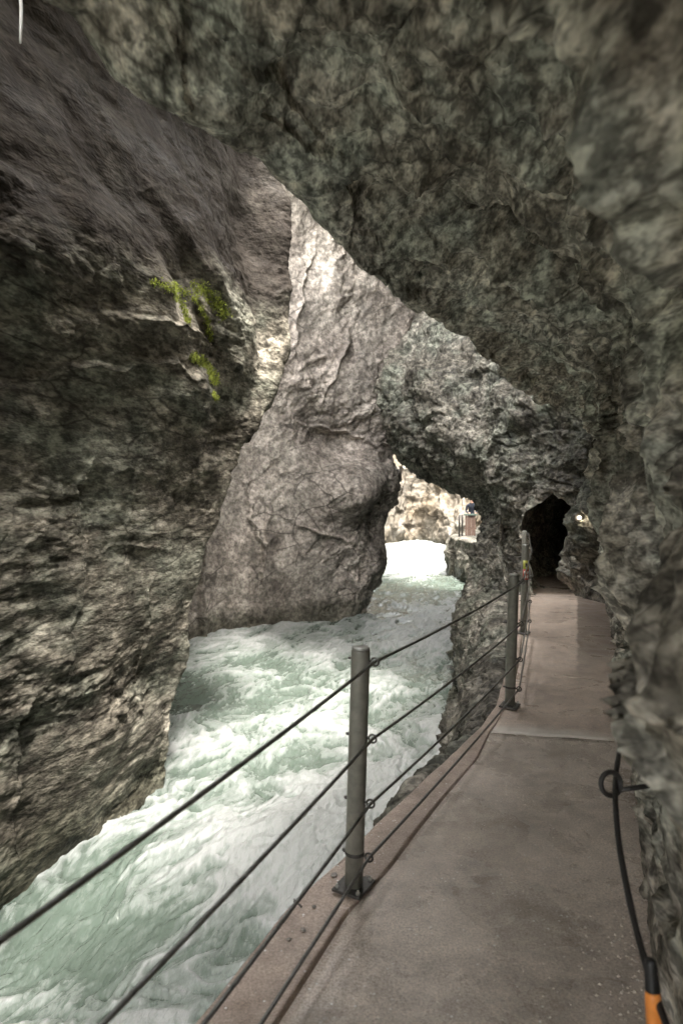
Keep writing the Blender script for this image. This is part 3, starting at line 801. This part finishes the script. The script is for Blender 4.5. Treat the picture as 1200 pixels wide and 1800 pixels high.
STRIP = table([(-9, .24), (2.9, .245), (3.25, .22), (4.2, .18), (4.63, .10), (5.0, .09), (20, .09)])
def slab(name, ya, yb, fl, fr, ztop, mat, ny, nx, thick, zf=None, seed=900, rough_left=0.0, shear=0.0):
    """a slab between two curves with a vertical front edge"""
    ys = np.linspace(ya, yb, ny)
    us = np.linspace(0, 1, nx)
    L = fl(ys); R = fr(ys)
    if rough_left:
        q = np.stack([ys*3.1, 0*ys+2.3, 0*ys], -1)
        L = L + rough_left*fbm(q, 4, seed)
    X = L[:, None] + (R-L)[:, None]*us[None, :]
    Y = np.repeat(ys[:, None], nx, 1)
    if shear: Y = Y - shear*(us[None, :]-.1)*np.exp(-((ys[:, None]-SEAM)/.9)**2)
    P = np.stack([X.ravel(), Y.ravel(), 0*X.ravel()], -1)
    Z = (ztop + .006*fbm(P*1.4, 3, seed+3)).reshape(ny, nx)
    if zf is not None: Z = Z + zf(Y)
    top = np.stack([X, Y, Z], -1)
    # bevelled front edge and drop
    pre = []
    for off, dz in ((.01, -thick), (.0, -thick*.5), (.0, -.018), (.006, -.005)):
        e = top[:, :1].copy(); e[..., 2] += dz; e[..., 0] += off - .008
        if dz < -.03: e[..., 0] += .01*fbm(np.stack([ys*5, 0*ys+dz*9, 0*ys], -1), 3, seed+9)[:, None]
        pre.append(e)
    post = []
    e = top[:, -1:].copy(); e[..., 2] -= thick; post.append(e)
    G = np.concatenate(pre + [top] + post, 1)
    # end faces
    a = G[:1].copy(); a[..., 2] = np.minimum(a[..., 2], ztop-thick + (zf(a[..., 1]) if zf else 0)); b = G[-1:].copy(); b[..., 2] = np.minimum(b[..., 2], ztop-thick + (zf(b[..., 1]) if zf else 0))
    return structure(grid_mesh(name, np.concatenate([a, G, b], 0), mat))
drop = lambda y: -0.42*sstep(9.8, 13.5, y)
SEAM = 4.62
slab('path', -8, SEAM, lambda y: EDGE(y)+STRIP(y)+.007, lambda y: WALL(y)+.35, 0.0, M_PATH, 220, 40, .2, None, 900, 0, .26)
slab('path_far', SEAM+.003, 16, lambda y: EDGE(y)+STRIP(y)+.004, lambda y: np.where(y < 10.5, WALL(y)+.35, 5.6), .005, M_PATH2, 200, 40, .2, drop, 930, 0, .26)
slab('path_edge', -8, 14.6, EDGE, lambda y: EDGE(y)+STRIP(y)-.006, .008, M_STRIP, 700, 14, .24, drop, 960, .010)

# ------------------------------------------------------------------ railing posts
M_STEEL = simple('galvanised_steel', (.23, .222, .19), .5, .15, .35, 22, .25, .001)
M_RIM = simple('post_rim', (.5, .5, .47), .35, .7, .2, 30, .1, .001)
M_DARK = simple('dark_steel', (.10, .095, .088), .45, .7, .35, 60, .2, .001)
M_WIRE = simple('wire_rope', (.23, .225, .21), .42, .75, .4, 90, .2, .0006)
POSTS = [(-.995, .28, 0.0), (.05, 2.84, 0.0), (1.27, 5.16, 0.0), (2.05, 7.70, 0.0), (2.86, 10.75, -.05), (3.30, 13.4, -.36)]
HZ = (.955, .637, .370, .148)
perp = Vector((.885, -.465, 0)); along = Vector((.465, .885, 0))
def post_meshes():
    out = []
    b = bmesh.new()
    lathe(b, [(.0375, .006), (.0375, .150), (.0392, .152), (.0392, .985), (.0385, .995), (.0345, 1.0)], 28)
    out.append(('tube', b, M_STEEL, True))
    b = bmesh.new(); lathe(b, [(.0395, .145), (.041, .148), (.041, .156), (.0395, .160)], 28); out.append(('collar', b, M_DARK, True))
    b = bmesh.new(); lathe(b, [(.037, .9985), (.036, 1.006), (.026, 1.008)], 28); out.append(('cap', b, M_RIM, True))
    b = bmesh.new(); box(b, (0, 0, .013), (.15, .13, .012), math.atan2(.885, .465), .002); out.append(('base_plate', b, M_DARK, False))
    for sx in (-1, 1):
        for sy in (-1, 1):
            c = along*(.058*sx) + perp*(.048*sy)
            b = bmesh.new()
            lathe(b, [(.009, .018), (.009, .028), (.005, .029), (.005, .037)], 6, c)
            out.append(('bolt', b, M_RIM, False))
    for z in HZ:
        b = bmesh.new()
        tube(b, [perp*(-.056)+Vector((0, 0, z)), perp*.050+Vector((0, 0, z))], .0055, 8)
        lathe(b, [(.010, -.004), (.010, .004)], 6, perp*(-.046)+Vector((0, 0, z)))
        torus(b, perp*.066+Vector((0, 0, z)), .0165, .0045, perp, (0, 0, 1), 20, 8)
        out.append(('eyelet', b, M_DARK, True))
    return out
LABELS = ['grey steel railing post outside the left edge of the view, beside the camera', 'large grey steel railing post nearest in view, standing out against the white water',
          'second grey steel railing post from the camera, at the concrete seam', 'steel railing post with a yellow and red sticker, third from the camera',
          'tall looking grey post just behind the one with the sticker', 'thinnest and farthest grey railing post on the near walkway, by the rock']
proto = None
post_roots = []
for i, (x, y, z) in enumerate(POSTS):
    r = empty('railing_post', (x, y, z + (.008 if i else .008)))
    r.rotation_euler = (0, math.radians([1.5, 1.75, 1.9, 1.5, 1.2, .8][i]), 0)
    thing(r, LABELS[i], 'railing post', 'railing posts along the walkway')
    post_roots.append(r)
    if proto is None:
        proto = [obj(nm, b, m, r, sm) for nm, b, m, sm in post_meshes()]
    else:
        for c in proto:
            q = c.copy(); COL.objects.link(q); q.parent = r
# the sticker on the third post
def sticker(name, z0, z1, a0, a1, mat, parent, rr=.0402):
    b = bmesh.new(); n = 10
    va = [b.verts.new((rr*math.cos(a0+(a1-a0)*k/n), rr*math.sin(a0+(a1-a0)*k/n), z0)) for k in range(n+1)]
    vb = [b.verts.new((rr*math.cos(a0+(a1-a0)*k/n), rr*math.sin(a0+(a1-a0)*k/n), z1)) for k in range(n+1)]
    vc = [b.verts.new((v.co.x*.985, v.co.y*.985, z0)) for v in va]
    vd = [b.verts.new((v.co.x*.985, v.co.y*.985, z1)) for v in va]
    for k in range(n):
        b.faces.new((va[k], va[k+1], vb[k+1], vb[k])); b.faces.new((vb[k], vb[k+1], vd[k+1], vd[k])); b.faces.new((vc[k], vc[k+1], va[k+1], va[k]))
    return obj(name, b, mat, parent, True)
M_YEL = simple('sticker_yellow', (.55, .55, .10), .5, 0, .3, 50, 0)
M_RED = simple('sticker_red', (.50, .10, .06), .5, 0, .3, 50, 0)
M_WHT = simple('sticker_white', (.75, .74, .70), .5, 0, .15, 50, 0)
M_BLK = simple('sticker_black', (.03, .03, .03), .5, 0, .2, 50, 0)
p3 = post_roots[3]
st = sticker('sticker', .735, .83, math.radians(-140), math.radians(-25), M_YEL, p3); st['label'] = 'yellow upper sticker'
sticker('symbol', .755, .80, math.radians(-105), math.radians(-75), M_BLK, st, .0406)
st = sticker('sticker', .615, .733, math.radians(-140), math.radians(-10), M_RED, p3); st['label'] = 'red lower sticker with white squares'
for za in (.63, .675):
    for aa in (-120, -80):
        sticker('symbol', za, za+.035, math.radians(aa), math.radians(aa+30), M_WHT, st, .0406)

# wire ropes through the eyelets
CN = ['topmost wire rope of the railing, running at waist height through the post eyelets', 'second wire rope from the top, strung between the railing posts',
      'third wire rope from the top of the railing, at knee height', 'lowest wire rope of the railing, close above the concrete edge']
rail_pts = []
for j, hz in enumerate(HZ):
    keys = []
    for i, (x, y, z) in enumerate(POSTS):
        lean = math.radians([1.5, 1.75, 1.9, 1.5, 1.2, .8][i])
        q = perp*.066 + Vector((0, 0, hz))
        q = Vector((q.x*math.cos(lean)+q.z*math.sin(lean), q.y, -q.x*math.sin(lean)+q.z*math.cos(lean)))
        keys.append(Vector((x, y, z+.008)) + q)
    keys.insert(0, keys[0]*2 - keys[1])
    pts = []
    for i in range(len(keys)-1):
        a, b = keys[i], keys[i+1]
        n = int(max(12, 420/(1+max(a.y, 0)*1.2)))
        for k in range(n):
            t = k/n
            p = a.lerp(b, t)
            p.z -= .018*4*t*(1-t)*(b-a).length/2.6
            pts.append(p)
    pts.append(keys[-1])
    b = bmesh.new()
    tube(b, pts, .0068, 18, 6, 130.0)
    thing(obj('wire_rope', b, M_WIRE, None, True), CN[j], 'wire rope', 'wire ropes of the railing')

# ------------------------------------------------------------------ hand cable on the rock wall, its ring, the sleeve
M_CABLE = simple('black_cable', (.045, .042, .04), .5, .3, .3, 70, .2, .0006)
cab = [W(1112, 1262, 3.0), W(1094, 1296, 2.45), W(1085, 1340, 2.15), W(1081, 1384, 2.0), W(1083, 1440, 1.87), W(1090, 1500, 1.77), W(1103, 1570, 1.66), W(1122, 1650, 1.56), W(1147, 1735, 1.46), W(1178, 1820, 1.36), W(1240, 1960, 1.2)]
cp = cr_axis(np.array(cab), 12, 0)
b = bmesh.new(); tube(b, [tuple(p) for p in cp], .0082, 14, 6, 110)
thing(obj('hand_cable', b, M_CABLE, None, True), 'dark hand cable sagging along the rock wall at the right', 'cable')
r0 = Vector(W(1078, 1378, 2.0))
r = empty('wall_ring', r0)
b = bmesh.new(); torus(b, (-.008, 0, 0), .032, .0075, (1, .2, 0), (0, .25, 1), 28, 10, 5.9, -1.2); obj('ring', b, M_CABLE, r, True)
b = bmesh.new(); tube(b, [(.015, .005, -.022), (.06, .01, -.018), (.18, .03, -.01)], .0075, 10); obj('shank', b, M_CABLE, r, True)
thing(r, 'dark iron ring eye bolted to the rock, holding the hand cable', 'eye bolt')
b0 = Vector(W(1143, 1690, 1.44))
r = empty('cable_sleeve', b0)
b = bmesh.new()
prof = [(.008, .004), (.011, 0)]
for k in range(9):
    prof += [(.0105+.0003*k, -.004-.0065*k), (.0130+.0003*k, -.0065-.0065*k)]
zb = -.0065*9-.006
lathe(b, [(a, z) for a, z in prof[::-1]], 20); obj('ribbed_end', b, simple('black_rubber', (.02, .021, .022), .45, 0, .3, 60, 0), r, True)
b = bmesh.new(); lathe(b, [(.0130, -.34), (.0158, -.335), (.0162, zb-.02), (.0154, zb), (.0130, zb+.003)], 20); obj('orange_tube', b, simple('orange_plastic', (.85, .30, .06), .45, 0, .25, 25, .2, .001), r, True)
r.rotation_euler = (math.radians(-4), math.radians(-2), 0)
thing(r, 'orange tube with a black ribbed end hanging below the hand cable at the wall', 'tube')

# ------------------------------------------------------------------ lamp at the tunnel mouth
bpy.context.view_layer.update()
_o = Vector((0, 0, CAM_Z)); _v = (Vector(W(1017, 910, 10.0)) - _o).normalized()
_hit = scene.ray_cast(bpy.context.evaluated_depsgraph_get(), _o, _v)
lp = (_hit[1] if _hit[0] else Vector(W(1017, 910, 10))) - _v*.07
r = empty('wall_lamp', lp)
b = bmesh.new(); lathe(b, [(.03, -.05), (.075, -.05), (.08, -.03), (.08, .0), (.06, .012), (.02, .012)], 20)
for v in b.verts: v.co = (v.co.x, v.co.z*-1.0, v.co.y)
obj('lamp_housing', b, M_DARK, r, True)
b = bmesh.new(); bmesh.ops.create_uvsphere(b, u_segments=16, v_segments=10, radius=.024)
for v in b.verts: v.co.y = v.co.y - .025
k = NT('lamp_glow'); k.b.inputs['Emission Color'].default_value = (1, .87, .66, 1); k.b.inputs['Emission Strength'].default_value = 1.5
obj('bulb', b, k.m, r, True)
thing(r, 'small lit bulkhead lamp on the rock beside the tunnel mouth', 'lamp')
ld = bpy.data.lights.new('bulb_light', 'POINT'); ld.energy = 0.05; ld.color = (1, .86, .65); ld.shadow_soft_size = .05
lo = bpy.data.objects.new('bulb_light', ld); lo.parent = r; lo.location = (0, -.12, 0); COL.objects.link(lo)

# ------------------------------------------------------------------ pale cord at the top left, a tube built for a bright falling drop
b = bmesh.new()
a = Vector(W(38, -220, 2.6)); c = Vector(W(35, 75, 2.6))
tube(b, [a.lerp(c, k/10) + Vector((.004*math.sin(k*.9), 0, 0)) for k in range(11)], [.006]*10+[.004], 8)
thing(obj('falling_drip', b, simple('pale_drip', (.75, .74, .72), .6, 0, .15, 40, .1), None, True), 'pale thin cord of falling water in front of the dark wall, top left', 'drip')

# ------------------------------------------------------------------ moss on the shelves of the left cliff
def moss():
    P = G_LEFT.reshape(-1, 3)
    N = normals(G_LEFT, True).reshape(-1, 3)
    vis = P[:, 1] > 3
    px = np.where(vis, 600 + P[:, 0]/np.maximum(P[:, 1], .1)*1200, -999); py = 852 - (P[:, 2]-CAM_Z)/np.maximum(P[:, 1], .1)*1200
    def line(x, y, pts, wd):
        best = np.full(len(x), 9e9)
        for (x0, y0), (x1, y1) in zip(pts[:-1], pts[1:]):
            t = np.clip(((x-x0)*(x1-x0)+(y-y0)*(y1-y0))/((x1-x0)**2+(y1-y0)**2), 0, 1)
            best = np.minimum(best, np.hypot(x-x0-t*(x1-x0), y-y0-t*(y1-y0)))
        return np.exp(-(best/wd)**2)
    dens = np.zeros(len(P))
    for pts, wd in (([(272,495),(310,505),(340,520)], 9), ([(300,500),(318,530),(328,560)], 7), ([(345,500),(375,520),(392,548)], 14), ([(340,515),(362,560),(370,595)], 5), ([(372,520),(395,550)], 10),
                    ([(340,625),(362,640),(378,668)], 9), ([(374,692),(381,700)], 4),):
        dens = np.maximum(dens, line(px, py, pts, wd*.75))
    nz = fbm(P*9, 3, 1203)
    dens = dens*(0.5+1.6*np.clip(nz+.2, 0, 1))*(P[:, 1] < 11.2)
    idx = np.where((dens > .15) & (rng.random(len(P)) < np.clip(dens, 0, 1)*1.0))[0]
    vs, fs = [], []
    for i in idx:
        p = P[i]; n = N[i]
        for _ in range(9):
            q = p + rng.normal(0, .014, 3) + n*.004
            d1 = n*.35 + rng.normal(0, .38, 3) + np.array([0, 0, -.75]); d1 /= np.linalg.norm(d1)
            d2 = np.cross(d1, rng.normal(0, 1, 3)); d2 /= max(np.linalg.norm(d2), 1e-6)
            L = .010 + .022*rng.random()**2; wd = .0055
            k = len(vs)
            vs += [q - d2*wd, q + d2*wd, q + d1*L*.6 + d2*wd*.8, q + d1*L, q + d1*L*.6 - d2*wd*.8]
            fs.append((k, k+1, k+2, k+3, k+4))
    me = bpy.data.meshes.new('moss'); me.from_pydata([tuple(v) for v in vs], [], fs)
    m = simple('moss_green', (.30, .35, .045), .8, 0, .65, 12, 0)
    me.materials.append(m)
    o = bpy.data.objects.new('moss', me); COL.objects.link(o)
    o['kind'] = 'stuff'
    thing(o, 'bright yellow green moss on the ledges of the left cliff', 'moss')
    return len(fs)
print('moss leaves', moss())

# ------------------------------------------------------------------ stones and grit on the walkway
M_STONE = simple('pebble_stone', (.30, .27, .24), .6, 0, .5, 40, .4, .002)
def stone_mesh(seed, r):
    b = bmesh.new(); bmesh.ops.create_icosphere(b, subdivisions=1, radius=r)
    rr = random.Random(seed)
    for v in b.verts: v.co = (v.co.x*rr.uniform(.8, 1.25), v.co.y*rr.uniform(.7, 1.2), v.co.z*rr.uniform(.45, .75))
    return b
spots = [((587,1545), .016, 'dark rounded pebble on the concrete edge left of the nearest post'), ((596,1558), .013, 'pale pebble touching the base plate of the nearest post, river side'), ((646,1548), .014, 'pale flat pebble just right of the nearest post foot'),
         ((552,1600), .010, 'blue grey pebble on the brown edge, left of the nearest post'), ((533,1641), .011, 'small dark pebble on the brown edge near the lowest rope'), ((507,1657), .009, 'tiny dark pebble at the very edge of the concrete')]
for k, ((px, py), rad, lab) in enumerate(spots):
    d = CAM_Z*1200/(py-852)
    o = obj('pebble', stone_mesh(k, rad), M_STONE, None, False)
    o.location = ((px-600)/1200*d, d, .008+rad*.45); o.rotation_euler = (0, 0, k*1.3)
    thing(o, lab, 'pebble', 'pebbles at the edge of the walkway')
b = bmesh.new()
e0, e1 = W(517, 1594, 2.72), W(530, 1600, 2.69)
tube(b, [(e0[0], e0[1], .035), (e0[0]*.5+e1[0]*.5, e0[1]*.5+e1[1]*.5, .03), (e1[0], e1[1], .024)], .004, 6)
tube(b, [(e0[0]+.003, e0[1], .006), (e0[0], e0[1], .038)], .004, 6)
thing(obj('bent_nail', b, M_DARK, None, True), 'bent rusty nail sticking out of the concrete edge left of the nearest post', 'nail')

def grit():
    vs, fs = [], []
    def add(x, y, z, r):
        k = len(vs)
        a = rng.random()*6.28
        for j in range(4):
            vs.append((x+r*math.cos(a+j*1.57)*rng.uniform(.6, 1.2), y+r*math.sin(a+j*1.57)*rng.uniform(.6, 1.2), z))
        vs.append((x+r*.2*rng.normal(), y+r*.2*rng.normal(), z+r*rng.uniform(.5, 1.0)))
        for j in range(4): fs.append((k+j, k+(j+1) % 4, k+4))
    for _ in range(3600):
        y = 1.6 + 9.4*rng.random()**1.6
        s = rng.random()
        wl = float(WALL(y))
        x = wl + .10 - abs(rng.normal(0, .10)) * (1.6 if y < 2.8 else .8)
        add(x, y, .004, rng.uniform(.002, .008)*(1.3 if rng.random() < .1 else 1))
    for _ in range(900):
        y = 1.8 + 5*rng.random()
        x = float(EDGE(y)) + rng.random()*(float(WALL(y))-float(EDGE(y)))
        add(x, y, .007 if x < EDGE(y)+STRIP(y) else .003, rng.uniform(.0015, .0045))
    me = bpy.data.meshes.new('gravel'); me.from_pydata(vs, [], fs)
    me.materials.append(simple('grit', (.62, .55, .48), .7, 0, .55, 55, 0))
    o = bpy.data.objects.new('gravel', me); COL.objects.link(o); o['kind'] = 'stuff'
    thing(o, 'loose grit and gravel scattered on the walkway and along the wall foot', 'gravel')
grit()

# ------------------------------------------------------------------ far lookout: posts, fence, person
FZ = -.66
for k, (px, lab) in enumerate(((807, 'left one of the pair of thin dark posts on the far ledge'), (812, 'right one of the pair of thin dark posts on the far ledge'))):
    d = 30.6 + .5*k
    r = empty('ledge_post', ((px-600)/1200*d, d, FZ))
    b = bmesh.new(); lathe(b, [(.045, 0), (.045, .98), (.03, 1.0)], 14); obj('tube', b, M_DARK, r, True)
    b = bmesh.new(); box(b, (0, 0, .01), (.16, .16, .02), 0, .003); obj('base_plate', b, M_DARK, r)
    thing(r, lab, 'post', 'posts on the far ledge')
M_WOOD = simple('old_wood', (.11, .068, .05), .75, 0, .4, 12, .3, .004)
d = 31.2
x0 = (817-600)/1200*d
r = empty('plank_fence', (x0, d, FZ))
for k in range(5):
    b = bmesh.new(); box(b, (.05+k*.095, 0, .48), (.082, .03, .92), 0, .004); obj('plank', b, M_WOOD, r)
b = bmesh.new(); box(b, (.25, -.01, .98), (.62, .09, .07), 0, .006); t = obj('top_rail', b, simple('green_rail', (.07, .10, .08), .5, .1, .3, 20, .1), r); t['label'] = 'greenish top rail'
b = bmesh.new(); box(b, (.25, .03, .35), (.56, .03, .07), 0, .004); obj('cross_rail', b, M_WOOD, r)
thing(r, 'brown plank fence with a green top rail on the far ledge', 'fence')

def person():
    r = empty('person', ((827-600)/1200*31.9, 31.75, FZ))
    V = [(0,0,.92),(0,.0,1.10),(0,-.03,1.30),(0,-.05,1.44),(0,-.08,1.53),(0,-.10,1.66),          # pelvis, waist, chest, neck base, neck, head
         (-.10,0,.88),(-.11,-.01,.48),(-.11,.02,.08),(-.11,-.12,.04), (.10,0,.88),(.11,-.01,.48),(.11,.02,.08),(.11,-.12,.04),
         (-.19,-.03,1.38),(-.25,-.02,1.12),(-.16,-.24,1.04),(-.13,-.32,1.03), (.19,-.03,1.38),(.25,-.02,1.12),(.16,-.24,1.04),(.13,-.32,1.03)]
    E = [(0,1),(1,2),(2,3),(3,4),(4,5),(0,6),(6,7),(7,8),(8,9),(0,10),(10,11),(11,12),(12,13),(3,14),(14,15),(15,16),(16,17),(3,18),(18,19),(19,20),(20,21)]
    Rr = [(.15,.11),(.14,.10),(.17,.12),(.10,.08),(.055,.055),(.085,.10),(.09,.09),(.065,.065),(.045,.05),(.04,.035),(.09,.09),(.065,.065),(.045,.05),(.04,.035),
          (.075,.075),(.055,.055),(.045,.045),(.035,.03),(.075,.075),(.055,.055),(.045,.045),(.035,.03)]
    me = bpy.data.meshes.new('body'); me.from_pydata(V, E, [])
    o = bpy.data.objects.new('body', me); COL.objects.link(o); o.parent = r
    me.skin_vertices.new() if hasattr(me.skin_vertices, 'new') and not len(me.skin_vertices) else None
    md = o.modifiers.new('skin', 'SKIN')
    for k, q in enumerate(me.skin_vertices[0].data):
        q.radius = Rr[k]; q.use_root = (k == 0)
    o.modifiers.new('sub', 'SUBSURF').render_levels = 2
    o.modifiers['sub'].levels = 2
    dg = bpy.context.evaluated_depsgraph_get()
    me2 = bpy.data.meshes.new_from_object(o.evaluated_get(dg))
    o.modifiers.clear(); o.data = me2
    for m in (simple('navy_jacket', (.008, .012, .022), .7, 0, .3, 20, .2, .004), simple('dark_trousers', (.035, .033, .032), .8, 0, .3, 20, 0), simple('skin', (.5, .3, .22), .5, 0, .1, 20, 0)):
        me2.materials.append(m)
    for p in me2.polygons:
        c = p.center; p.use_smooth = True
        p.material_index = 2 if (c.z > 1.52 or (c.y < -.27 and c.z > .8)) else (1 if c.z < .86 else 0)
    b = bmesh.new(); bmesh.ops.create_uvsphere(b, u_segments=18, v_segments=12, radius=.118)
    for v in list(b.verts):
        if v.co.z < -.03 and v.co.y < .02: b.verts.remove(v)
    for v in b.verts: v.co = (v.co.x*.9, v.co.y*1.02 - .085, v.co.z*1.05 + 1.70)
    obj('hair', b, simple('dark_hair', (.02, .017, .015), .6, 0, .3, 30, 0), r, True)
    thing(r, 'person in a dark navy jacket behind the plank fence on the far ledge', 'person')
person()
